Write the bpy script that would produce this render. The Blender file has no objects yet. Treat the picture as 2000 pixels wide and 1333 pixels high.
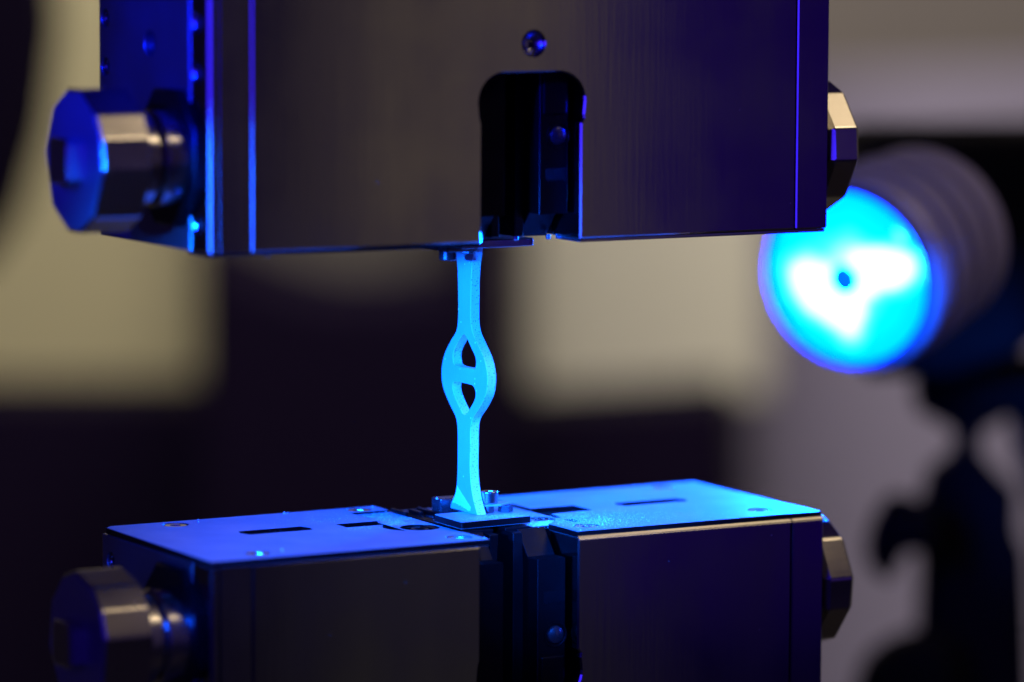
import bpy, bmesh, math, random
from mathutils import Vector, Matrix
random.seed(7)
sc = bpy.context.scene
C = sc.collection
K = 0.001                      # everything below is written in millimetres
R = math.radians

# ------------------------------------------------------------------ camera
cam = bpy.data.cameras.new('camera'); camo = bpy.data.objects.new('camera', cam); C.objects.link(camo)
CR = Vector((0.87078256, -0.49165078, 0.00415296)); CU = Vector((0.04907828, 0.0953228, 0.99423583))
CF = Vector((0.4892127, 0.8655594, -0.10713481)); CP = Vector((-392.03, -826.58, 147.04))
m = Matrix((CR, CU, -CF)).transposed().to_4x4(); m.translation = CP * K
camo.matrix_world = m
cam.sensor_width = 36; cam.lens = 148.95
cam.dof.use_dof = True; cam.dof.focus_distance = 0.981; cam.dof.aperture_fstop = 5.6
cam.clip_start = 0.05; cam.clip_end = 50
sc.camera = camo

# ------------------------------------------------------------------ world, exposure
w = bpy.data.worlds.new('World'); sc.world = w; w.use_nodes = True
w.node_tree.nodes['Background'].inputs[0].default_value = (0.10, 0.02, 1.0, 1)
w.node_tree.nodes['Background'].inputs[1].default_value = 0.035
sc.view_settings.view_transform = 'Standard'; sc.view_settings.look = 'None'
sc.view_settings.exposure = 0.0; sc.view_settings.gamma = 1.0

# ------------------------------------------------------------------ lamps, with unseen fills for light and reflections
def area(name, loc, aim, sx, sy, power, col, spread=180, shape='RECTANGLE'):
    l = bpy.data.lights.new(name, 'AREA'); l.shape = shape; l.size = sx * K; l.size_y = sy * K
    l.energy = power; l.color = col; l.spread = R(spread)
    o = bpy.data.objects.new(name, l); C.objects.link(o); o.location = Vector(loc) * K
    o.rotation_euler = (Vector(aim) - Vector(loc)).to_track_quat('-Z', 'Y').to_euler()
    return o
WARM = (1.0, 0.84, 0.62)
# ceiling light to the upper right of the machine
area('ceiling_lamp', (910, -250, 1100), (110, 0, 0), 320, 420, .6, (1.0, 0.80, 0.52))
# unseen lamp high in front, to the right, placed for the gold knob highlights
area('high_room_lamp', (850, -770, 1190), (60, 0, 60), 700, 150, 2.5, (1.0, 0.80, 0.54))
# unseen area light, added for the warm sheen of the front plates
area('plate_sheen_fill', (972, -1650, 260), (922, 0, 260), 196, 900, 0.085, (1.0, 0.80, 0.50))
area('low_sheen_fill', (960, -1650, -400), (910, 0, -400), 240, 400, 0.009, (1.0, 0.9, 0.8))  # unseen, added to lift the lower front plates
area('far_blue_fill', (1380, -1650, 200), (1000, 0, 200), 560, 1150, 0.20, (0.08, 0.0, 1.0))  # unseen, added for the navy reflection at the right of the front plates
# unseen light added to brighten the room behind
area('back_room_fill', (500, 800, 950), (1180, 2050, -250), 1100, 300, 10.8, (1.0, 0.90, 0.74), 140)
# blue inspection lamp in front, left of view; further blue lamps are added fills
BLUE = (0.001, 0.11, 1.0)
def spot(name, loc, aim, power, ang, blend, rad):
    l = bpy.data.lights.new(name, 'SPOT'); l.energy = power; l.color = BLUE; l.spot_size = R(ang); l.spot_blend = blend; l.shadow_soft_size = rad * K
    o = bpy.data.objects.new(name, l); C.objects.link(o); o.location = Vector(loc) * K
    o.rotation_euler = (Vector(aim) - Vector(loc)).to_track_quat('-Z', 'Y').to_euler()
    return o
spot('blue_front_lamp', (-345, -195, 100), (80, 26, 33), 95, 11.0, .35, 22)
spot('blue_plate_fill', (-60, -420, 270), (106, 26, 0), 95, 9, .95, 12)  # added to brighten the right cover plate
o_ = spot('blue_plate_fill', (-210, -420, 300), (34, 26, 0), 44, 9.5, .9, 12); o_.data.color = (.001, .055, 1)  # added to brighten the left cover plate
area('blue_side_fill', (-420, -180, 250), (0, -4, 118), 40, 40, 0.13, (0, .01, 1), 18, 'DISK')  # added to turn the left flank of the upper grip blue
area('blue_strip_fill', (-352, -250, 115), (0, -60, 115), 190, 230, 0.22, (0.04, 0.015, 1.0), 110)  # added for the blue lines along the chamfers

# ------------------------------------------------------------------ materials
def mat(name, col, metal=0.0, rough=0.5, noise=0.0, nscale=60.0, bump=0.0, bscale=400.0, stretch=None, col2=None, spec=0.5):
    mt = bpy.data.materials.new(name); mt.use_nodes = True; nt = mt.node_tree; b = nt.nodes['Principled BSDF']
    b.inputs['Base Color'].default_value = (*col, 1); b.inputs['Metallic'].default_value = metal
    b.inputs['Roughness'].default_value = rough; b.inputs['Specular IOR Level'].default_value = spec
    tc = nt.nodes.new('ShaderNodeTexCoord'); src = tc.outputs['Object']
    if stretch:
        mp = nt.nodes.new('ShaderNodeMapping'); mp.inputs['Scale'].default_value = stretch
        nt.links.new(src, mp.inputs[0]); src = mp.outputs[0]
    if noise or col2:
        n = nt.nodes.new('ShaderNodeTexNoise'); n.inputs['Scale'].default_value = nscale; n.inputs['Detail'].default_value = 6
        nt.links.new(src, n.inputs['Vector'])
        if noise:
            mr = nt.nodes.new('ShaderNodeMapRange'); mr.inputs[1].default_value = .3; mr.inputs[2].default_value = .7
            mr.inputs[3].default_value = max(0.02, rough - noise); mr.inputs[4].default_value = rough + noise
            nt.links.new(n.outputs[0], mr.inputs[0]); nt.links.new(mr.outputs[0], b.inputs['Roughness'])
        if stretch and noise:
            n3 = nt.nodes.new('ShaderNodeTexNoise'); n3.inputs['Scale'].default_value = 38; n3.inputs['Detail'].default_value = 5
            nt.links.new(tc.outputs['Object'], n3.inputs['Vector'])
            m3 = nt.nodes.new('ShaderNodeMapRange'); m3.inputs[1].default_value = .35; m3.inputs[2].default_value = .7; m3.inputs[3].default_value = -.012; m3.inputs[4].default_value = .05
            a3 = nt.nodes.new('ShaderNodeMath'); a3.operation = 'ADD'; nt.links.new(n3.outputs[0], m3.inputs[0])
            nt.links.new(mr.outputs[0], a3.inputs[0]); nt.links.new(m3.outputs[0], a3.inputs[1]); nt.links.new(a3.outputs[0], b.inputs['Roughness'])
        if col2:
            mx = nt.nodes.new('ShaderNodeMix'); mx.data_type = 'RGBA'
            mx.inputs[6].default_value = (*col, 1); mx.inputs[7].default_value = (*col2, 1)
            mr2 = nt.nodes.new('ShaderNodeMapRange'); mr2.inputs[1].default_value = .35; mr2.inputs[2].default_value = .65
            nt.links.new(n.outputs[0], mr2.inputs[0])
            nt.links.new(mr2.outputs[0], mx.inputs[0]); nt.links.new(mx.outputs[2], b.inputs['Base Color'])
    if bump:
        n2 = nt.nodes.new('ShaderNodeTexNoise'); n2.inputs['Scale'].default_value = bscale; n2.inputs['Detail'].default_value = 4
        bp = nt.nodes.new('ShaderNodeBump'); bp.inputs['Strength'].default_value = bump; bp.inputs['Distance'].default_value = 0.0001
        nt.links.new(src, n2.inputs['Vector']); nt.links.new(n2.outputs[0], bp.inputs['Height']); nt.links.new(bp.outputs[0], b.inputs['Normal'])
    return mt
M = {}
M['front'] = mat('brushed_front_steel', (.36, .345, .33), 1, .115, .02, 60, .05, 900, (1, 1, .05), (.33, .315, .30))
M['strip'] = mat('corner_strip_steel', (.36, .345, .35), 1, .14, .02, 60, .05, 900, (1, 1, .05))
M['side'] = mat('side_steel', (.34, .34, .36), .96, .40, .08, 40)
M['plate'] = mat('cover_plate_steel', (.46, .46, .48), .22, .50, .07, 90, .08, 1500, None, (.40, .40, .43), .35)
M['bracket'] = mat('bracket_steel', (.5, .5, .52), .97, .36, .06, 150)
M['knob'] = mat('turned_steel', (.58, .53, .45), 1, .20, .04, 80, .08, 1200, (.1, 1, 1))
M['knobface'] = mat('knob_end_steel', (.42, .42, .45), .9, .45, .05)
M['black'] = mat('black_oxide', (.03, .03, .035), .95, .36, .06, 100)
M['jaw'] = mat('dark_jaw_steel', (.022, .021, .024), .95, .42, .10, 120, .2, 900, None, (.014, .014, .018))
M['bolt'] = mat('bolt_steel', (.45, .44, .46), 1, .22, .05, 200)
M['bolt_dark'] = mat('blackened_bolt', (.16, .16, .18), .9, .28, .05, 200)
M['hole'] = mat('drilled_hole', (.02, .02, .022), .2, .6)
M['rubber'] = mat('black_plastic', (.008, .008, .009), 0, .7, .08, 60, spec=.06)
M['barrel'] = mat('barrel_blue_scatter', (.52, .48, .70), .15, .5)  # lilac grey holds the blue light scattered onto the barrel
M['dust'] = mat('white_powder', (.85, .85, .85), 0, .6)

# ------------------------------------------------------------------ helpers
def tag(o, label=None, cat=None, group=None, kind=None):
    if label: o['label'] = label
    if cat: o['category'] = cat
    if group: o['group'] = group
    if kind: o['kind'] = kind
    return o
def thing(name, label, cat, loc, group=None):
    o = bpy.data.objects.new(name, None); C.objects.link(o); o.location = Vector(loc) * K
    o.empty_display_size = .01
    return tag(o, label, cat, group)
def link(name, me, mt, parent=None, loc=None, local=False):
    o = bpy.data.objects.new(name, me); C.objects.link(o)
    if mt is not None and not me.materials: me.materials.append(mt)
    if parent is not None:
        o.parent = parent
        if not local:          # vertices are written in world millimetres: undo the parent's own place
            p = Vector((0, 0, 0)); q = parent
            while q is not None: p += q.location; q = q.parent
            o.location = -p
    if loc is not None: o.location = o.location + Vector(loc) * K
    return o
XY, XZ, YZ = 'xy', 'xz', 'yz'
def axes(pl):
    # maps local (u, v, t) to the world
    if pl == XY: return lambda u, v, t: (u, v, t)
    if pl == XZ: return lambda u, v, t: (u, t, v)
    return lambda u, v, t: (t, u, v)
def slab(loops, a, b, pl=XY, bev=.25, res=2, smooth=True):
    """flat plate: outline plus holes in its plane, from a to b along the third axis, edges bevelled"""
    cu = bpy.data.curves.new('tmp', 'CURVE'); cu.dimensions = '2D'; cu.fill_mode = 'BOTH'
    for lp in loops:
        sp = cu.splines.new('POLY'); sp.points.add(len(lp) - 1); sp.use_cyclic_u = True
        for i, (u, v) in enumerate(lp): sp.points[i].co = (u, v, 0, 1)
    th = b - a; bev = min(bev, th * .45)
    cu.extrude = th / 2 - bev; cu.bevel_depth = bev; cu.bevel_resolution = res; cu.offset = -bev
    o = bpy.data.objects.new('tmp', cu)
    me = bpy.data.meshes.new_from_object(o)
    bpy.data.objects.remove(o); bpy.data.curves.remove(cu)
    f = axes(pl); mid = (a + b) / 2
    for v in me.vertices:
        v.co = Vector(f(v.co.x, v.co.y, v.co.z + mid)) * K
    bm = bmesh.new(); bm.from_mesh(me); bmesh.ops.recalc_face_normals(bm, faces=bm.faces)
    for fc in bm.faces: fc.smooth = False
    bm.to_mesh(me); bm.free()
    return me
def rect(x0, y0, x1, y1): return [(x0, y0), (x1, y0), (x1, y1), (x0, y1)]
def circ(cx, cy, r, n=40, a0=0.): return [(cx + r * math.cos(a0 + 2 * math.pi * i / n), cy + r * math.sin(a0 + 2 * math.pi * i / n)) for i in range(n)]
def box(x0, x1, y0, y1, z0, z1, bev=.2, seg=2):
    bm = bmesh.new(); bmesh.ops.create_cube(bm, size=1)
    for v in bm.verts:
        v.co = Vector((x0 + (v.co.x + .5) * (x1 - x0), y0 + (v.co.y + .5) * (y1 - y0), z0 + (v.co.z + .5) * (z1 - z0)))
    if bev: bmesh.ops.bevel(bm, geom=bm.edges[:], offset=bev, segments=seg, profile=.5, affect='EDGES')
    return fin(bm)
def fin(bm, smooth=False):
    for v in bm.verts: v.co = v.co * K
    bmesh.ops.recalc_face_normals(bm, faces=bm.faces)
    if smooth:
        for f in bm.faces: f.smooth = True
    me = bpy.data.meshes.new('m'); bm.to_mesh(me); bm.free()
    if smooth: sharp(me)
    return me
def sharp(me, ang=35):
    bm = bmesh.new(); bm.from_mesh(me)
    for e in bm.edges:
        if len(e.link_faces) == 2 and e.calc_face_angle(0) > R(ang): e.smooth = False
    bm.to_mesh(me); bm.free()
def lathe(prof, c, d, n=48, squash=1.0, a0=0.):
    """prof: (distance along axis, radius); c: origin; d: axis direction"""
    d = Vector(d).normalized(); q = d.to_track_quat('Z', 'Y').to_matrix(); c = Vector(c)
    bm = bmesh.new(); rings = []
    for t, r in prof:
        if r < 1e-6: rings.append([bm.verts.new(c + d * t)]); continue
        rings.append([bm.verts.new(c + q @ Vector((r * math.cos(a0 + 2 * math.pi * i / n), r * math.sin(a0 + 2 * math.pi * i / n), t))) for i in range(n)])
    for A, B in zip(rings, rings[1:]):
        for i in range(n):
            j = (i + 1) % n
            if len(A) == 1 and len(B) == 1: continue
            if len(A) == 1: bm.faces.new((A[0], B[j], B[i]))
            elif len(B) == 1: bm.faces.new((A[i], A[j], B[0]))
            else: bm.faces.new((A[i], A[j], B[j], B[i]))
    return fin(bm, True)
def polyprism(pts, x0, x1, ch):
    """polygon in the (y, z) plane between x0 and x1 with chamfered end edges (towards its centroid)"""
    n = len(pts); cy = sum(p[0] for p in pts) / n; cz = sum(p[1] for p in pts) / n
    def ring(x, s): return [(x, cy + (y - cy) * s, cz + (z - cz) * s) for y, z in pts]
    s = 1 - ch / 15.0; sg = 1 if x1 > x0 else -1
    bm = bmesh.new(); rs = [[bm.verts.new(p) for p in r] for r in (ring(x0, s), ring(x0 + sg * ch, 1), ring(x1 - sg * ch, 1), ring(x1, s))]
    bm.faces.new(rs[0]); bm.faces.new(rs[-1])
    for A, B in zip(rs, rs[1:]):
        for i in range(n): bm.faces.new((A[i], A[(i + 1) % n], B[(i + 1) % n], B[i]))
    bmesh.ops.recalc_face_normals(bm, faces=bm.faces)
    vert = [e for e in bm.edges if abs((e.verts[0].co - e.verts[1].co).normalized().x) > .95]
    bmesh.ops.bevel(bm, geom=vert, offset=.5, segments=3, profile=.5, affect='EDGES')
    return fin(bm)
def join_bm(meshes):
    bm = bmesh.new()
    for me in meshes: bm.from_mesh(me)
    me = bpy.data.meshes.new('m'); bm.to_mesh(me); bm.free(); return me

# ------------------------------------------------------------------ the grips
D = 58.0
GAP = 66.3
def rounded_slot(zs, sg, zend, zfar):
    """outline of the slot in the front face (x, z); sg=+1: slot goes up from zs"""
    f = lambda d: zs + sg * d
    pts = [(67.3, f(-3)), (67.3, f(27.6))]
    # small ears, then rounded corners
    def arc(cx, cd, r, a, b, n=10): return [(cx + r * math.cos(R(a + (b - a) * i / n)), f(cd + r * math.sin(R(a + (b - a) * i / n)))) for i in range(n + 1)]
    pts += [(66.9, f(29.0))] + arc(73.2, 32.2, 6.6, 180, 90)
    pts += arc(87.2, 32.2, 6.6, 90, 0) + [(93.5, f(29.2)), (93.6, f(28.2)), (92.8, f(27.2)), (92.8, f(-3))]
    return pts

def countersunk(parent, x, y, z, sg, r=3.1):
    """screw head lying flush in a cover plate: dished ring with a hexagon socket"""
    hd = slab([circ(x, y, r * .86, 36), circ(x, y, r * .42, 6, .3)], min(z, z - sg * .9), max(z, z - sg * .9), XY, .18, 3)
    o = link('cover_screw', hd, M['bolt'], parent)
    s = link('socket', slab([circ(x, y, r * .43, 6, .3)], min(z - sg * .75, z - sg * .9), max(z - sg * .75, z - sg * .9), XY, 0.02), M['hole'], o)
    return o

def make_knob(parent, side, zc, rot, label):
    """side -1 left (long, on two collars), +1 right (short)"""
    yc = 16.0
    ang = [78, 42, 19, -5, -48, -78, -102, -138, 175, 135, 102]
    pts = [(yc - 15.9 * math.cos(R(a + rot)), zc + 15.9 * math.sin(R(a + rot))) for a in ang]
    if side < 0:
        k = link('knob', polyprism(pts, -24.6, -13.6, .15), M['knob'], parent)
        link('knob_face', slab([[(yc + (y - yc) * .955, zc + (z - zc) * .955) for y, z in pts]], -25.0, -24.4, YZ, .15), M['knobface'], k)
        sq = link('square_drive', slab([[(yc + u, zc + v) for u, v in [(5, -3.8), (5, 3.8), (3.8, 5), (-3.8, 5), (-5, 3.8), (-5, -3.8), (-3.8, -5), (3.8, -5)]]], -28.6, -24.5, YZ, .5), M['knob'], k)
        link('collar', lathe([(0, 0), (0, 10.2), (.4, 10.6), (4.8, 10.6), (5.2, 10.2), (5.2, 8.8), (6.7, 8.8), (6.7, 10.2), (7.1, 10.6), (13.7, 10.8)], (-13.8, yc, zc), (1, 0, 0), 56), M['knob'], k)
        link('flange', lathe([(0, 0), (0, 15.6), (.5, 16.2), (2.2, 16.2)], (-2.0, 18.5, zc), (1, 0, 0), 8, a0=.39), M['black'], k)
    else:
        ang2 = [90, 78, 56, 18, -10, -48, -80, -100, -138, 175, 145, 110]
        pts = [(yc - 15.7 * math.cos(R(a + rot)), zc + 15.7 * math.sin(R(a + rot))) for a in ang2]
        k = link('knob', polyprism(pts, 161.5, 169.8, 1.2), M['knob'], parent)
        link('collar', lathe([(0, 0), (0, 11), (3, 11)], (159.9, yc, zc), (1, 0, 0), 40), M['knob'], k)
    if label: k['label'] = label
    return k

def make_grip(upper):
    sg = 1 if upper else -1
    zs = GAP if upper else 0.0
    zf = zs + sg * 112
    def zz(a, b): return (min(zs + sg * a, zs + sg * b), max(zs + sg * a, zs + sg * b))
    if upper:
        g = thing('machine_grip', 'upper steel test grip with a slot and a screw hole in its front plate', 'grip', (80, 30, zf), 'pair of facing test grips')
    else:
        g = thing('machine_grip', 'lower dark steel test grip with bright blue lit cover plates on top', 'grip', (80, 30, zf), 'pair of facing test grips')
    top = 1.6 if not upper else 0.9       # thickness of cover plates
    za, zb = zz(top, 112)
    # front plate with slot (and, above, the screw hole)
    sl = rounded_slot(zs, sg, 0, 0)
    ol = [(10.0, za if sg > 0 else zb), (67.3, zs + sg * top)]
    ol = [(10.05, zs + sg * top)] + [(p[0], zs + sg * top) if i in (0, len(sl) - 1) else p for i, p in enumerate(sl)] + [(150.95, zs + sg * top), (150.95, zf), (10.05, zf)]
    holes = [circ(80.5, 111.6, 2.75, 36)] if upper else []
    link('front_plate', slab([ol] + holes, 0, 13, XZ, .38, 0), M['front'], g)
    # corner strips
    link('corner_strip', box(2.4, 9.75, .02, 9.58, za + .02, zb, .03, 1), M['strip'], g)
    link('corner_strip', box(151.25, 160, 0.05, 9.6, za, zb, .3, 1), M['front'], g)
    # flanks: side plates with screw holes
    if upper:
        scr = [(5.9, 73.2), (5.9, 83.0), (5.9, 106.2), (5.9, 117.0), (54.6, 105.7), (54.6, 116.6), (54.6, 73.2), (54.6, 83.0)]
        scr_r = 2.15; big = [(30.5, 111.8)]
    else:
        scr = [(5.9, -8.0 - 10), (5.9, -28.0), (53.4, -7.4), (53.4, -24)]
        scr_r = 2.1; big = []
    hl = [circ(y, z, scr_r, 28) for y, z in scr] + [circ(y, z, 2.9, 28) for y, z in big]
    link('corner_strip', slab([rect(0, za, 9.6, zb)] + [h for h, s in zip(hl, scr) if s[0] < 9.7], 0.0, 2.38, YZ, .5, 0), M['strip'], g)
    link('side_plate', slab([rect(9.65, za, D, zb)] + [h for h, s in zip(hl, scr + big) if s[0] > 9.7], 0.0, 5, YZ, .3), M['side'], g)
    for y, z in scr:
        if y < 9.7:
            sc_o = link('side_screw', lathe([(1.1, 1.1), (.75, 1.3), (.7, 1.75), (1.0, 2.02), (2.2, 2.02)], (0, y, z), (1, 0, 0), 32), M['bolt'], g)
        else:
            sc_o = link('side_screw', lathe([(.9, 1.1), (.55, 1.3), (.5, 1.8), (.9, 2.02), (1.6, 2.02)], (0, y, z), (1, 0, 0), 32), M['bolt'], g)
        link('socket', lathe([(0, 0), (0, 1.2), (.2, 1.2)], (1.0, y, z), (1, 0, 0), 6), M['hole'], sc_o)
    for y, z in big:
        link('side_pin', lathe([(0, 0), (0, 1.5), (.4, 2.2), (1.8, 2.7), (3, 2.8)], (2.0, y, z), (1, 0, 0), 32), M['bolt_dark'], g)
    link('side_plate', box(155, 160, 9.65, D, za, zb, .3), M['side'], g)
    link('back_plate', box(5.2, 154.8, 49, D - .2, za, zb, .2), M['side'], g)
    # inner blocks left and right of the channel (set back from the plates that cover them)
    link('body_block', box(5.2, 66.8, 13.2, 48.8, *zz(top + (.02 if upper else 5.5), 112), .1), M['jaw'], g)
    link('body_block', box(93.3, 154.8, 13.2, 48.8, *zz(top + (.02 if upper else 5.5), 112), .1), M['jaw'], g)
    # jaws: one each side of the sample, their front ends sloped back towards the gap
    def jaw(x0, x1, wall):
        zt = zs + sg * .7; zl = zs + sg * 6.4
        prof = [(4.2, zl), (4.2, zs + sg * 60), (48, zs + sg * 60), (48, zt), (13.8, zt), (9.0, zl)]
        return link('jaw', slab([prof], x0, x1, YZ, .25), M['jaw'], g)
    jl = jaw(67.9, 75.6, 67.3); jr = jaw(84.5, 91.9, 92.8)
    # inclined wedge faces between the jaws
    for (xa, xb, lean, yy) in ((75.8, 78.0, 1.6, 12), (81.9, 84.3, -1.6, 12)):
        prof = [(xa, zs + sg * 1.0), (xb, zs + sg * 1.0), (xb + lean * .2, zs + sg * 60), (xa, zs + sg * 60)]
        prof = [(xa, zs + sg * 1.0), (xb, zs + sg * 1.0), (xb - lean, zs + sg * 40), (xa if lean > 0 else xa - lean * 0, zs + sg * 40)]
        link('wedge', slab([prof], 11.0, 46, XZ, .2), M['black'], g)
    # round pin and knurled ribs on the right jaw
    zp = zs + sg * 24.2
    link('locating_pin', lathe([(-1.0, 0), (-.9, 1.0), (-.5, 1.9), (0.1, 2.25), (1.0, 2.3)], (89.3, 4.3, zp), (0, 1, 0), 36), M['bolt_dark'], jr)
    link('pin_seat', lathe([(-.15, 2.45), (-.3, 2.6), (-.3, 2.95), (.1, 3.05)], (89.3, 4.25, zp), (0, 1, 0), 36), M['jaw'], jr)
    for i in range(11):
        x = 86.2 + i * .52
        link('knurl_rib', box(x, x + .26, 4.0, 4.3, zs + sg * 15.4 - (1.6 if i % 2 else 1.2), zs + sg * 15.4 + 1.4, .05, 1), M['jaw'], jr)
    link('jaw_shoe', box(85.3, 91.5, 3.7, 5.0, *zz(29, 50), .4), M['jaw'], jr)
    # face strips of the jaws seen on the top: bars with a joint
    if upper:
        link('screw_insert', lathe([(1.0, 2.74), (1.6, 2.2), (2.2, 1.2), (3.4, 1.0), (3.5, 0)], (80.5, 0, 111.6), (0, 1, 0), 36), M['bolt'], g)
        link('bottom_trim', box(93.2, 159.6, .5, 12, GAP + .02, GAP + .85, .15), M['bolt'], g)
        link('bottom_trim', box(.8, 66.9, .5, 12, GAP + .02, GAP + .85, .15), M['jaw'], g)
        for px_ in (82.9, 91.4):
            link('small_stub', lathe([(0, 0), (.1, .35), (.4, .6), (1.2, .6)], (px_, 12.2, GAP - .15), (0, 0, 1), 16), M['bolt'], g)  # stubs added here to catch a glint of the blue lamp
        link('small_stub', lathe([(0, 0), (0, .55), (.3, .8), (1.2, .8)], (15.5, 4, GAP - .5), (0, 0, 1), 20), M['bolt'], g)
    else:
        # left cover plate: notch for the jaw carrier, slot, screw holes, rectangular opening
        def arcp(cx, cy, r, a, b, n=12): return [(cx + r * math.cos(R(a + (b - a) * i / n)), cy + r * math.sin(R(a + (b - a) * i / n))) for i in range(n + 1)]
        L = [(0.15, .15), (69.6, .15), (69.6, 12.6), (66.8, 15.5)] + arcp(61.6, 26.6, 5.3, -60, -180, 12)[0:0] + \
            [(60.2, 18.5), (60.2, 20.2), (57.2, 22.6), (56.4, 26.5), (57.6, 30.0), (60.2, 31.4), (59.4, 31.0), (48.6, 31.0), (48.6, 37.2), (60.2, 37.2), (60.2, 50.6), (70.4, 50.6), (70.4, D - .1), (2.0, D - .1), (.15, D - 2)]
        L = [(0.15, .15), (69.6, .15), (69.6, 12.6), (64.6, 16.5), (58.4, 20.4), (56.6, 23.0), (56.2, 26.0), (57.4, 29.2), (58.4, 30.6), (49.2, 30.6), (49.2, 36.6), (60.2, 36.6), (60.2, 50.6), (70.4, 50.6), (70.4, D - .1), (2.0, D - .1), (.15, D - 2)]
        sp = [(14.6, 6.8), (16.2, 53.0), (64.4, 54.2), (65.2, 6.2)]
        slot = [(24.8, 31.4), (40.6, 31.4), (41.6, 34.4), (40.6, 37.4), (24.8, 37.4), (23.8, 34.4)]
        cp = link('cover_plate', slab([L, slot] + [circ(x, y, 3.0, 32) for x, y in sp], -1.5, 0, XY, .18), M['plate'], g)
        for x, y in sp: countersunk(g, x, y, -.15, 1)
        Rr = [(93.0, .5), (159.85, .5), (159.85, D - .1), (101.2, D - .1), (101.2, 37.0), (113.0, 37.0), (113.0, 27.8), (108.6, 27.8), (101.4, 27.2), (101.0, 21.2), (98.2, 20.4), (96.5, 17.0), (93.0, 14.0)]
        Rr2 = [(x, .9) if y == .5 else (x, y) for x, y in Rr]
        sr = [(148.2, 9.6), (147.8, 52.6), (99.2, 7.4)]
        slot2 = [(123.4, 30.0), (140.8, 30.0), (141.8, 32.7), (140.8, 35.6), (123.4, 35.6), (122.4, 32.7)]
        slot3 = [(99.3, 13.2), (101.6, 13.2), (101.8, 18.4), (99.4, 18.4)]
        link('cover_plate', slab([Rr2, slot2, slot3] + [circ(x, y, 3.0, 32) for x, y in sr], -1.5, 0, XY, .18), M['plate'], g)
        for x, y in sr: countersunk(g, x, y, -.15, 1)
        EP = [(-.12, -2.2), (-.12, -1.95), (.08, -1.6), (.55, -1.15), (.85, -1.05), (.85, -2.2)]
        # bright upper edge of the right front plate, standing just proud
        link('edge_strip', slab([EP], 93.0, 150.9, YZ, .05), M['knob'], g)
        link('edge_strip', slab([EP], 151.2, 159.9, YZ, .05), M['knob'], g)
        # jaw carriers in the notches
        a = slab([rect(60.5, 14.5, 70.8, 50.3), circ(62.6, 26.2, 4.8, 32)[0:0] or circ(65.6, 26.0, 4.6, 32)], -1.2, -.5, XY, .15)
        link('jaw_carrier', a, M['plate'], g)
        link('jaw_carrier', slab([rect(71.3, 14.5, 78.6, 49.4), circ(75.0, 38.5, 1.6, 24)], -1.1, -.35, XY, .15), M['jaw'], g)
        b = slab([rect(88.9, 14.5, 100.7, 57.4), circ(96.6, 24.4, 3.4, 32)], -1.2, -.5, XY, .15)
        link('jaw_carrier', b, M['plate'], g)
        link('jaw_carrier', box(81.8, 88.5, 14.5, 49.4, -1.1, -.35, .15), M['jaw'], g)
        link('carrier_screw', lathe([(0, 0), (0, .8), (.35, 1.2), (.5, 2.0), (.2, 2.3), (-.5, 2.3)], (65.6, 26.0, -1.3), (0, 0, 1), 28), M['black'], g)
        link('carrier_screw', lathe([(0, 0), (0, .8), (.35, 1.2), (.5, 2.0), (.2, 2.3), (-.5, 2.3)], (96.6, 24.4, -1.3), (0, 0, 1), 28), M['bolt'], g)
        link('guide_bar', box(70.5, 71.4, 42.5, 50, -.4, .45, .15), M['jaw'], g)
        link('guide_bar', box(75.8, 77.0, 33, 47, -.3, .7, .15), M['jaw'], g)
        link('guide_bar', box(73.2, 74.4, 40.5, 46, -.3, .6, .15), M['jaw'], g)
        link('stop_block', box(77.6, 83.5, 38.2, 42.6, -.3, 3.6, .3), M['bolt_dark'], g)
    zc = 87.3 if upper else -18.3
    make_knob(g, -1, zc, 0 if upper else 16, 'many-sided steel knob at the left with a square drive in its end')
    make_knob(g, 1, 85.6 if upper else -19.0, 0 if upper else -9, 'short many-sided steel knob at the right')
    return g
gu = make_grip(True)
gl = make_grip(False)

# ------------------------------------------------------------------ clamp brackets on the jaws
def hexagon(x, y, r, a=0.0): return circ(x, y, r, 6, a)
def cap_screw(parent, x, y, z0, z1, r, mt):
    o = link('cap_screw', slab([circ(x, y, r, 40), circ(x, y, r * .5, 6, .2)], z0, z1, XY, .28, 3), mt, parent)
    link('socket', slab([circ(x, y, r * .52, 6, .2)], z0 + (z1 - z0) * .3, z0 + (z1 - z0) * .45, XY, .02), M['hole'], o)
    return o
def rounded(pts, r, n=6):
    out = []; N = len(pts)
    for i in range(N):
        p = Vector(pts[i]); a = (Vector(pts[i - 1]) - p).normalized(); b = (Vector(pts[(i + 1) % N]) - p).normalized()
        for k in range(n + 1):
            t = k / n; q0 = p + a * r; q1 = p + b * r
            out.append(tuple((1 - t) ** 2 * q0 + 2 * t * (1 - t) * p + t * t * q1))
    return out
cl = thing('clamp_bracket', 'flat steel bracket with cap screw and nuts lying at the foot of the sample', 'bracket', (80, 24, 0), 'clamp brackets at the sample ends')
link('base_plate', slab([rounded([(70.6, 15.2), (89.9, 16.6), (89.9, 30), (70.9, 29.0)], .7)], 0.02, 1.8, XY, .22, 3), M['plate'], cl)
link('nut', slab([hexagon(82.9, 25.2, 1.75, .2)], 1.84, 3.4, XY, .15), M['bolt_dark'], cl)
link('nut', slab([hexagon(87.4, 24.4, 1.75, .5)], 1.84, 3.4, XY, .15), M['bolt_dark'], cl)
link('cross_bar', slab([[(81.6, 23.6), (85.4, 22.9), (89.3, 25.0), (89.3, 27.4), (81.6, 27.4)]], 3.42, 3.95, XY, .12), M['plate'], cl)
cap_screw(cl, 83.4, 25.0, 3.98, 6.9, 2.05, M['bolt'])
cu_ = thing('clamp_bracket', 'small flat steel bracket under the upper grip with a cap screw hanging at its left', 'bracket', (80, 24, GAP), 'clamp brackets at the sample ends')
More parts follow.
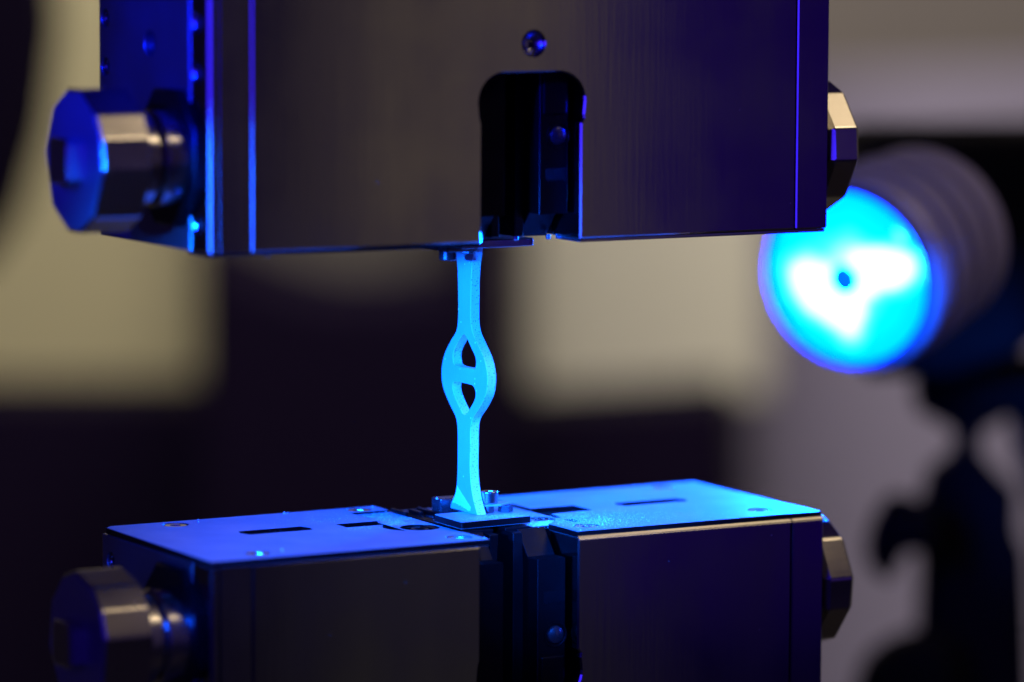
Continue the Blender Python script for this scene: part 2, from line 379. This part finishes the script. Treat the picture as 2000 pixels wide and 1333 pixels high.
link('base_plate', slab([rounded([(70.6, 15.2), (90.0, 16.2), (90.0, 30), (70.9, 29.0)], .7)], GAP - 1.8, GAP - .02, XY, .22, 3), M['bolt'], cu_)
link('side_tab', box(68.0, 75.8, 17.2, 30, GAP - 2.6, GAP - 1.82, .15), M['bolt_dark'], cu_)
cap_screw(cu_, 70.9, 22.6, GAP - 4.9, GAP - 2.62, 2.0, M['bolt_dark'])
link('nut', slab([hexagon(74.4, 19.6, 1.5, .2)], GAP - 3.2, GAP - 2.63, XY, .15), M['bolt_dark'], cu_)

for o_ in list(gl.children) + list(cl.children):      # upright plate faces coloured black for the shade in slots and edges
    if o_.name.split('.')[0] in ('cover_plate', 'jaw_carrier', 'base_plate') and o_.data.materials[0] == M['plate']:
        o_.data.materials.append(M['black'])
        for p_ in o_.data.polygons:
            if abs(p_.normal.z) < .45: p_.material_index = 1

# ------------------------------------------------------------------ the sample
def cr(pts, n=6, closed=False):
    out = []; N = len(pts)
    rng = range(N) if closed else range(N - 1)
    for i in rng:
        g = lambda k: Vector(pts[k % N]) if closed else Vector(pts[min(max(k, 0), N - 1)])
        p0, p1, p2, p3 = g(i - 1), g(i), g(i + 1), g(i + 2)
        for j in range(n):
            t = j / n
            out.append(tuple(.5 * ((2 * p1) + (-p0 + p2) * t + (2 * p0 - 5 * p1 + 4 * p2 - p3) * t * t + (-p0 + 3 * p1 - 3 * p2 + p3) * t ** 3)))
    if not closed: out.append(tuple(pts[-1]))
    return out
LL = [(34.4, 67.5), (33.3, 62.1), (32.5, 57.9), (32.2, 52.1), (32.2, 47.0), (33.0, 43.8), (35.5, 41.4), (38.4, 38.2), (39.8, 35.4), (40.1, 32.5), (39.2, 29.6), (36.2, 26.3), (33.1, 23.4), (32.3, 20.5), (32.2, 16.3), (32.3, 10.5), (33.0, 6.1), (35.3, 2.9), (35.5, 1.82)]
RL = [(23.6, 67.5), (24.8, 62.9), (25.8, 58.4), (26.1, 52.6), (26.1, 47.2), (25.3, 44.3), (23.0, 41.9), (20.0, 38.9), (18.5, 36.2), (18.1, 33.6), (18.9, 30.3), (21.9, 26.9), (25.2, 24.0), (26.1, 21.3), (26.2, 17.0), (26.2, 11.2), (25.0, 6.2), (22.6, 1.82)]
H1 = [(29.2, 43.2), (27.6, 42.2), (25.7, 40.4), (23.9, 38.6), (23.5, 37.2), (24.1, 35.8), (26.0, 35.6), (33.1, 35.6), (34.6, 37.0), (34.3, 39.0), (32.0, 41.5), (30.4, 42.8)]
H2 = [(34.2, 31.6), (32.0, 31.9), (26.6, 31.9), (24.7, 31.6), (23.7, 30.3), (24.1, 28.6), (26.2, 26.4), (28.3, 24.7), (29.6, 24.6), (31.0, 25.7), (33.6, 28.2), (34.8, 30.3)]
def strip_mesh():
    outl = cr(LL, 6) + list(reversed(cr(RL, 6)))
    me = slab([outl, cr(H1, 5, True), cr(H2, 5, True)], 78.9, 81.25, YZ, .12, 2)
    me.materials.append(M['paint']); me.materials.append(M['lit_cut_edge'])
    for p in me.polygons: p.material_index = 0 if abs(p.normal.x) > .8 else 1
    return me
def paint(name, base, speck, dens, scale, patch):
    mt = bpy.data.materials.new(name); mt.use_nodes = True; nt = mt.node_tree; b = nt.nodes['Principled BSDF']
    N = nt.nodes.new; lk = nt.links.new
    b.inputs['Roughness'].default_value = .55
    tc = N('ShaderNodeTexCoord')
    def mixrgb(f, a, c):
        mx = N('ShaderNodeMix'); mx.data_type = 'RGBA'
        if hasattr(f, 'links'): lk(f, mx.inputs[0])
        else: mx.inputs[0].default_value = f
        for i, v in ((6, a), (7, c)):
            if isinstance(v, tuple): mx.inputs[i].default_value = (*v, 1)
            else: lk(v, mx.inputs[i])
        return mx.outputs[2]
    def noise(s, d=4):
        n = N('ShaderNodeTexNoise'); n.inputs['Scale'].default_value = s; n.inputs['Detail'].default_value = d; lk(tc.outputs['Object'], n.inputs['Vector']); return n.outputs[0]
    def rng(v, a, bb):
        m_ = N('ShaderNodeMapRange'); m_.inputs[1].default_value = a; m_.inputs[2].default_value = bb; lk(v, m_.inputs[0]); return m_.outputs[0]
    c = mixrgb(rng(noise(90), .4, .62), base, tuple(x * .90 for x in base))
    c = mixrgb(rng(noise(scale, 2), dens, dens + .06), c, speck)
    v = N('ShaderNodeTexVoronoi'); v.inputs['Scale'].default_value = 700; lk(tc.outputs['Object'], v.inputs['Vector'])
    sepv = N('ShaderNodeSeparateColor'); lk(v.outputs['Color'], sepv.inputs[0])
    near = N('ShaderNodeMath'); near.operation = 'LESS_THAN'; lk(v.outputs['Distance'], near.inputs[0]); near.inputs[1].default_value = .26
    few = N('ShaderNodeMath'); few.operation = 'LESS_THAN'; lk(sepv.outputs[0], few.inputs[0]); few.inputs[1].default_value = .05 if patch else .02
    an = N('ShaderNodeMath'); an.operation = 'MULTIPLY'; lk(near.outputs[0], an.inputs[0]); lk(few.outputs[0], an.inputs[1])
    c = mixrgb(an.outputs[0], c, (.95, .95, .95))
    if patch:
        # a lighter coat left on the foot of the sample, its rim broken off
        sx = N('ShaderNodeSeparateXYZ'); lk(tc.outputs['Object'], sx.inputs[0])
        def mth(op, a, bb):
            q = N('ShaderNodeMath'); q.operation = op
            for i, z in ((0, a), (1, bb)):
                if isinstance(z, (int, float)): q.inputs[i].default_value = z
                else: lk(z, q.inputs[i])
            return q.outputs[0]
        wob = mth('MULTIPLY', mth('SUBTRACT', noise(1400, 5), .5), .0016)
        y = mth('ADD', sx.outputs[1], wob); z = mth('ADD', sx.outputs[2], wob)
        # object origin is at (80, 30, 0) mm: y' = y-30
        top = mth('LESS_THAN', z, mth('ADD', mth('MULTIPLY', mth('SUBTRACT', y, .0258), .62), .0034))
        low = mth('GREATER_THAN', z, mth('ADD', mth('MULTIPLY', mth('SUBTRACT', y, .03), .12), .0032 - .0004))
        fr = mth('GREATER_THAN', y, .0258)
        inn = mth('MULTIPLY', mth('MULTIPLY', top, low), fr)
        c = mixrgb(inn, c, (.80, .98, .80))
    lk(c, b.inputs['Base Color'])
    nb = noise(2600, 3); bp = N('ShaderNodeBump'); bp.inputs['Strength'].default_value = .25 if not patch else .1; bp.inputs['Distance'].default_value = .0001
    lk(nb, bp.inputs['Height']); lk(bp.outputs[0], b.inputs['Normal'])
    return mt
M['paint'] = paint('white_sprayed_coat', (.46, .52, .54), (.43, .49, .51), .60, 1100, True)
M['lit_cut_edge'] = paint('speckled_lit_edge', (.88, .92, .90), (.36, .40, .46), .60, 2600, False)  # edge lightened for the light falling on it; the speckle is its own
sp = thing('test_sample', 'slender cyan lit sample with two teardrop openings, upright between the grips', 'sample', (80, 30, 0))
link('strip', strip_mesh(), None, sp)

# ------------------------------------------------------------------ powder lying on the lower plates
def powder():
    bm = bmesh.new()
    def grain(x, y, z, s):
        r_ = [random.uniform(.6, 1.3) for _ in range(4)]; a = random.uniform(0, 6.28)
        vs = [bm.verts.new((x + s * r_[i] * math.cos(a + i * 2.094), y + s * r_[i] * math.sin(a + i * 2.094), z)) for i in range(3)]
        t = bm.verts.new((x + s * .2, y, z + s * 1.1 * r_[3]))
        bm.faces.new(vs)
        for i in range(3): bm.faces.new((vs[i], vs[(i + 1) % 3], t))
    def grain_f(x, z, s):
        if 66.8 < x < 94 : return
        a = random.uniform(0, 6.28); vs = [bm.verts.new((x + s * math.cos(a + i * 2.094), -.01, z + 1.6 * s * math.sin(a + i * 2.094))) for i in range(3)]
        t = bm.verts.new((x, -.01 - s, z)); bm.faces.new(vs)
        for i in range(3): bm.faces.new((vs[i], vs[(i + 1) % 3], t))
    def patch(n, cx, cy, sx, sy, z, s0, s1, lim):
        k = 0
        while k < n:
            x, y = random.gauss(cx, sx), random.gauss(cy, sy)
            if lim[0] < x < lim[2] and lim[1] < y < lim[3]:
                grain(x, y, z, s0 + (s1 - s0) * random.random() ** 4); k += 1
    patch(2200, 110, 14, 13, 7, 0.0, .035, .15, (94, 1, 158, 27))
    patch(1500, 104, 12, 5, 6, 0.0, .05, .18, (94, 1, 120, 26))
    patch(1500, 94, 17, 3, 3, -.5, .06, .22, (89.2, 14.7, 98, 21))
    patch(900, 94, 30, 4, 8, -.5, .04, .15, (89.2, 20.5, 100.5, 48))
    patch(900, 65, 44, 4, 5, -.5, .05, .17, (60.6, 31, 70.6, 51))
    patch(450, 52, 45, 7, 6, 0.0, .04, .14, (30, 38, 59.8, 57))
    patch(260, 52, 28, 4, 2, 0.0, .04, .14, (40, 20, 56, 30.4))
    patch(350, 62, 33, 3, 3, -.5, .05, .17, (60.6, 31, 70.6, 40))
    patch(900, 82, 18.5, 5, 2, 1.8, .04, .12, (71.5, 15.8, 89.6, 21.5))
    patch(500, 130, 40, 14, 9, 0.0, .03, .09, (114, 37.5, 158, 57))
    patch(200, 20, 30, 14, 14, 0.0, .03, .09, (2, 2, 58, 56))
    patch(120, 74, 30, 3, 8, -.35, .03, .09, (71.4, 20, 78, 48))
    for x, y, z, s in ((45.5, 56, 0, .5), (46.6, 56.3, 0, .35), (24, 57.3, 0, .3), (33.5, 56.9, 0, .2), (15.4, 1.0, 0, .35), (20.8, 7.2, 0, .5), (22.2, 53.6, 0, .4), (68.8, 55.6, 0, .35), (68.9, 1.4, 0, .5), (69.3, 1.0, -.2, .4), (94.2, 1.5, 0, .3), (151.8, 53.8, 0, .4), (102.8, 6.2, 0, .35), (77.2, 39.2, 3.6, .35), (90.0, 16.8, -.3, .4)):
        grain(x, y, z, s)
    for i in range(18):   # specks clinging to the front plates
        grain_f(random.uniform(12, 150), random.choice((random.uniform(-28, -4), random.uniform(70, 125))), random.uniform(.03, .085))
    for i in range(60):   # crumbs hanging over the front of the right carrier
        grain(random.uniform(89.5, 99), random.uniform(14.2, 15.2), -.7 - random.random() * .4, random.uniform(.1, .3))
    return fin(bm)
tag(link('powder', powder(), M['dust']), 'fine glittering white powder scattered over the lower cover plates', 'powder', kind='stuff')

# ------------------------------------------------------------------ blue lamp
LC = Vector((253, 129, 41.0)); LD = Vector((-.862, -.470, -.165)).normalized()
def emit(name):
    mt = bpy.data.materials.new(name); mt.use_nodes = True; nt = mt.node_tree; N = nt.nodes.new; lk = nt.links.new
    nt.nodes.remove(nt.nodes['Principled BSDF'])
    e = N('ShaderNodeEmission'); out = nt.nodes['Material Output']; lk(e.outputs[0], out.inputs[0])
    tc = N('ShaderNodeTexCoord'); nz = N('ShaderNodeTexNoise'); nz.inputs['Scale'].default_value = 45; lk(tc.outputs['Object'], nz.inputs['Vector'])
    wv = N('ShaderNodeVectorMath'); wv.operation = 'SCALE'; wv.inputs[3].default_value = .010
    sb = N('ShaderNodeVectorMath'); sb.operation = 'SUBTRACT'; lk(nz.outputs['Color'], sb.inputs[0]); sb.inputs[1].default_value = (.5, .5, .5)
    lk(sb.outputs[0], wv.inputs[0])
    ad = N('ShaderNodeVectorMath'); ad.operation = 'ADD'; lk(tc.outputs['Object'], ad.inputs[0]); lk(wv.outputs[0], ad.inputs[1])
    tot = None
    # glowing LED clusters behind the diffuser (local x right, y up on the disc, metres)
    for (x, y, r, s) in ((-.0115, -.002, .012, 1.1), (-.006, -.006, .010, .7), (.008, .002, .011, .7), (.0145, .0035, .0115, 1.1), (.0005, -.0115, .010, .9), (.003, -.005, .010, .5), (.001, .004, .012, .5), (.0165, .0135, .003, .5), (0, 0, .027, .28)):
        d = N('ShaderNodeVectorMath'); d.operation = 'DISTANCE'; lk(ad.outputs[0], d.inputs[0]); d.inputs[1].default_value = (x, y, 0)
        mr = N('ShaderNodeMapRange'); mr.interpolation_type = 'SMOOTHSTEP'; mr.inputs[1].default_value = r * .93; mr.inputs[2].default_value = r * .25
        mr.inputs[3].default_value = 0; mr.inputs[4].default_value = s; lk(d.outputs['Value'], mr.inputs[0])
        if tot is None: tot = mr.outputs[0]
        else:
            q = N('ShaderNodeMath'); q.operation = 'ADD'; lk(tot, q.inputs[0]); lk(mr.outputs[0], q.inputs[1]); tot = q.outputs[0]
    rp = N('ShaderNodeValToRGB'); lk(tot, rp.inputs[0]); cr_ = rp.color_ramp
    cr_.elements[0].position = 0; cr_.elements[0].color = (0.0, .0025, .07, 1)
    cr_.elements[1].position = 1; cr_.elements[1].color = (.0042, .65, 6.5, 1)
    for ps, cc in ((.16, (.0, .0036, .13)), (.45, (.0003, .006, .4)), (.72, (.0015, .05, 1.6))):
        ee = cr_.elements.new(ps); ee.color = (*cc, 1)
    lk(rp.outputs[0], e.inputs[0]); e.inputs[1].default_value = 320
    mt.cycles.emission_sampling = 'FRONT'
    return mt
M['led'] = emit('glowing_blue_diffuser')
M['port'] = mat('dim_blue_window', (.02, .1, .6), 0, .3)
M['port'].node_tree.nodes['Principled BSDF'].inputs['Emission Color'].default_value = (0, .2, 1, 1)
M['port'].node_tree.nodes['Principled BSDF'].inputs['Emission Strength'].default_value = .8
M['bezel'] = mat('translucent_blue_bezel', (.01, .03, .32), 0, .4)
lamp = thing('blue_lamp', 'round lamp glowing cyan and white beside the right end of the upper grip', 'lamp', LC)
lz = LD; lx = Vector((0, 0, 1)).cross(lz).normalized(); ly = lz.cross(lx).normalized()
rot = Matrix((lx, ly, lz)).transposed()
def disc(r, t0=0, n=96, dome=1.5):
    bm = bmesh.new(); prev = None; c = bm.verts.new((0, 0, dome * K))
    for k in range(1, 9):
        rr = r * k / 8; ring = [bm.verts.new((rr * K * math.cos(2 * math.pi * i / n), rr * K * math.sin(2 * math.pi * i / n), dome * K * (1 - (k / 8) ** 2))) for i in range(n)]
        for i in range(n):
            j = (i + 1) % n
            if prev is None: bm.faces.new((c, ring[i], ring[j]))
            else: bm.faces.new((prev[i], ring[i], ring[j], prev[j]))
        prev = ring
    for f in bm.faces: f.smooth = True
    me = bpy.data.meshes.new('m'); bm.to_mesh(me); bm.free(); return me
dd = link('diffuser', disc(23.9), M['led'], lamp, local=True); dd.rotation_euler = rot.to_euler()
pl = link('centre_port', lathe([(2.8, 0), (2.8, 3.7), (2.4, 4.3), (0.8, 4.3)], LC, LD, 32), M['port'], lamp)
link('bezel', lathe([(.2, 23.8), (1.6, 24.3), (1.8, 24.6), (1.4, 25.0), (-.5, 25.2)], LC, LD, 96), M['bezel'], lamp)
bp_ = [(-.4, 25.1), (-1.5, 26.6), (-4.2, 27.6), (-9, 28.0), (-9.6, 26.4), (-12, 26.4), (-12.6, 28.0), (-19, 28.2), (-19.8, 25.6), (-24, 25.4), (-24.8, 27.4), (-31, 27.4), (-32, 24.6), (-36, 24.4), (-37, 26.2), (-47, 26.0), (-49, 23), (-49, 0)]
link('barrel', lathe(bp_, LC, LD, 96), M['barrel'], lamp)
back = LC - LD * 68

# ------------------------------------------------------------------ things behind, placed by their own distance
def at(px, py, d):
    F = 8275.17
    return CP + (CF + CR * ((px - 1000) / F) - CU * ((py - 666.5) / F)) * d
def pane(pts, d, thick, name, mt, parent=None, bev=4):
    """solid seen as the outline pts: upright plate facing the machine, thickness away from it"""
    n2 = Vector((CF.x, CF.y, 0)).normalized(); rx = Vector((n2.y, -n2.x, 0))
    o0 = at(1000, 666, d); loops = []
    for q in pts:
        ray = (at(*q, 1000) - CP); t = (o0 - CP).dot(n2) / ray.dot(n2); p = CP + ray * t
        loops.append(((p - o0).dot(rx), p.z - o0.z))
    me = slab([loops], 0, thick, XZ, bev, 2)
    for v in me.vertices:
        x, y, z = v.co / K; v.co = (o0 + rx * x + n2 * y + Vector((0, 0, z))) * K
    return link(name, me, mt, parent)
def blob(pts, d, thick, name, mt, parent=None): return pane(cr(pts, 5, True), d, thick, name, mt, parent, min(thick * .4, 8))

# camera body holder + stand behind the lamp
D2 = 1400
box_ = tag(pane([(1672, 292), (1720, 268), (2150, 268), (2150, 560), (1990, 700), (1860, 742), (1700, 742)], 1330, 90, 'lamp_housing', M['rubber'], None, 6),
    'large black square housing behind the round blue lamp', 'housing')
st = thing('light_stand', 'blurred black stand with clamp knobs under the blue lamp at the right', 'stand', at(1900, 2400, D2))
pane([(1810, 700), (2080, 700), (2080, 800), (1990, 810), (1925, 848), (1918, 885), (1960, 935), (1992, 965), (1990, 1040), (2010, 1090), (2025, 1500), (1790, 1500), (1806, 1120), (1800, 1020), (1822, 930), (1868, 895), (1876, 862), (1850, 836), (1800, 812), (1790, 770)], D2, 26, 'upright', M['rubber'], st, 6)
blob([(1795, 985), (1835, 1010), (1830, 1085), (1775, 1090), (1745, 1140), (1712, 1128), (1698, 1085), (1712, 1025), (1748, 978)], D2 - 30, 24, 'clamp_knob', M['rubber'], st)
blob([(1822, 1250), (1760, 1262), (1705, 1300), (1680, 1360), (1670, 1460), (1860, 1460), (1870, 1280)], D2 - 20, 30, 'tripod_head', M['rubber'], st)
pane([(2015, 700), (2120, 700), (2120, 1400), (2045, 1400), (2030, 1010), (1992, 900), (1975, 800)], D2 + 10, 20, 'rear_arm', M['rubber'], st, 4)

# background
M['wall'] = mat('beige_painted_wall', (.26, .235, .225), 0, .8, 0, 3, 0, 400, None, (.24, .215, .21))
M['cab'] = mat('cream_cabinet_paint', (.50, .46, .29), 0, .6)
M['cab3'] = mat('pale_cabinet_paint', (.78, .76, .64), 0, .6)
M['cab2'] = mat('glow_tinted_panel_paint', (.36, .33, .48), 0, .6)  # grey panel, its lilac tint standing in for the lamp's blue glow
M['dark'] = mat('black_machine_paint', (.006, .002, .018), 0, .8, spec=.12)
M['dark2'] = mat('charcoal_machine_paint', (.11, .10, .095), 0, .6)
M['floor'] = mat('dark_floor', (.20, .19, .18), 0, .6, 0, 4, 0, 400, None, (.05, .05, .05))
n2 = Vector((CF.x, CF.y, 0)).normalized()
ang = math.atan2(n2.y, n2.x) - math.pi / 2
def flat(name, loc, sx, sz, mt, horiz=False):
    bm = bmesh.new()
    if horiz: vs = [(-sx, -sz, 0), (sx, -sz, 0), (sx, sz, 0), (-sx, sz, 0)]
    else: vs = [(-sx, 0, -sz), (sx, 0, -sz), (sx, 0, sz), (-sx, 0, sz)]
    bm.faces.new([bm.verts.new(v) for v in vs]); me = fin(bm); me.materials.append(mt)
    o = bpy.data.objects.new(name, me); C.objects.link(o); o.location = Vector(loc) * K; o.rotation_euler = (0, 0, ang)
    return o
wl = flat('back_wall', at(1000, 300, 3200), 3500, 1600, M['wall']); wl['kind'] = 'structure'
fl = flat('floor', (200, 400, -1000), 5000, 5000, M['floor'], True); fl['kind'] = 'structure'
def T(name, label, cat, pts, d, th, mt, bev=4): return tag(pane(pts, d, th, name, mt, None, bev), label, cat)
T('room_divider', 'cream room divider at the left behind the grips, between black shapes', 'divider', [(-260, -700), (395, -700), (395, 752), (-260, 752)], 2700, 40, M['cab'])
T('dark_bench', 'black bench low at the left behind the lower grip', 'bench', [(-500, 775), (440, 775), (440, 2600), (-500, 2600)], 2600, 300, M['dark'])
T('machine_column', 'wide black machine column standing behind the sample', 'column', [(385, 480), (440, 520), (560, 572), (650, 592), (760, 590), (870, 572), (960, 520), (990, 430), (990, 1150), (1000, 2600), (385, 2600)], 2450, 200, M['dark'], 6)
T('crosshead_panel', 'grey panel peeking out under the upper grip left of the sample', 'panel', [(440, -400), (905, -400), (905, 640), (440, 640)], 2620, 20, M['dark2'])
T('machine_post', 'dark narrow post beside the black column right of the sample', 'post', [(880, -400), (1010, -400), (1000, 900), (880, 900)], 2560, 30, M['dark'])
T('cream_cabinet', 'cream cabinet front glowing beige right of the sample', 'cabinet', [(1035, -400), (1500, -400), (1500, 775), (1035, 775)], 2750, 60, M['cab3'])
T('low_cabinet', 'black low cabinet behind the right side of the lower grip', 'cabinet', [(985, 800), (1440, 770), (1450, 2600), (985, 2600)], 2650, 200, M['dark'])
T('grey_partition', 'tall grey partition at the right behind the light stand', 'partition', [(1465, 150), (2600, 120), (2600, 2600), (1465, 2600)], 2900, 60, M['cab2'])
T('dark_beam', 'dark overhead beam blurred above the lamp housing', 'beam', [(1690, 268), (2300, 235), (2300, 330), (1690, 330)], 1700, 60, M['dark2'])
T('black_monitor', 'black rounded shape at the far left edge', 'monitor', [(-500, -300), (70, -300), (95, 60), (70, 260), (20, 430), (-50, 540), (-500, 580)], 2100, 60, M['dark'])
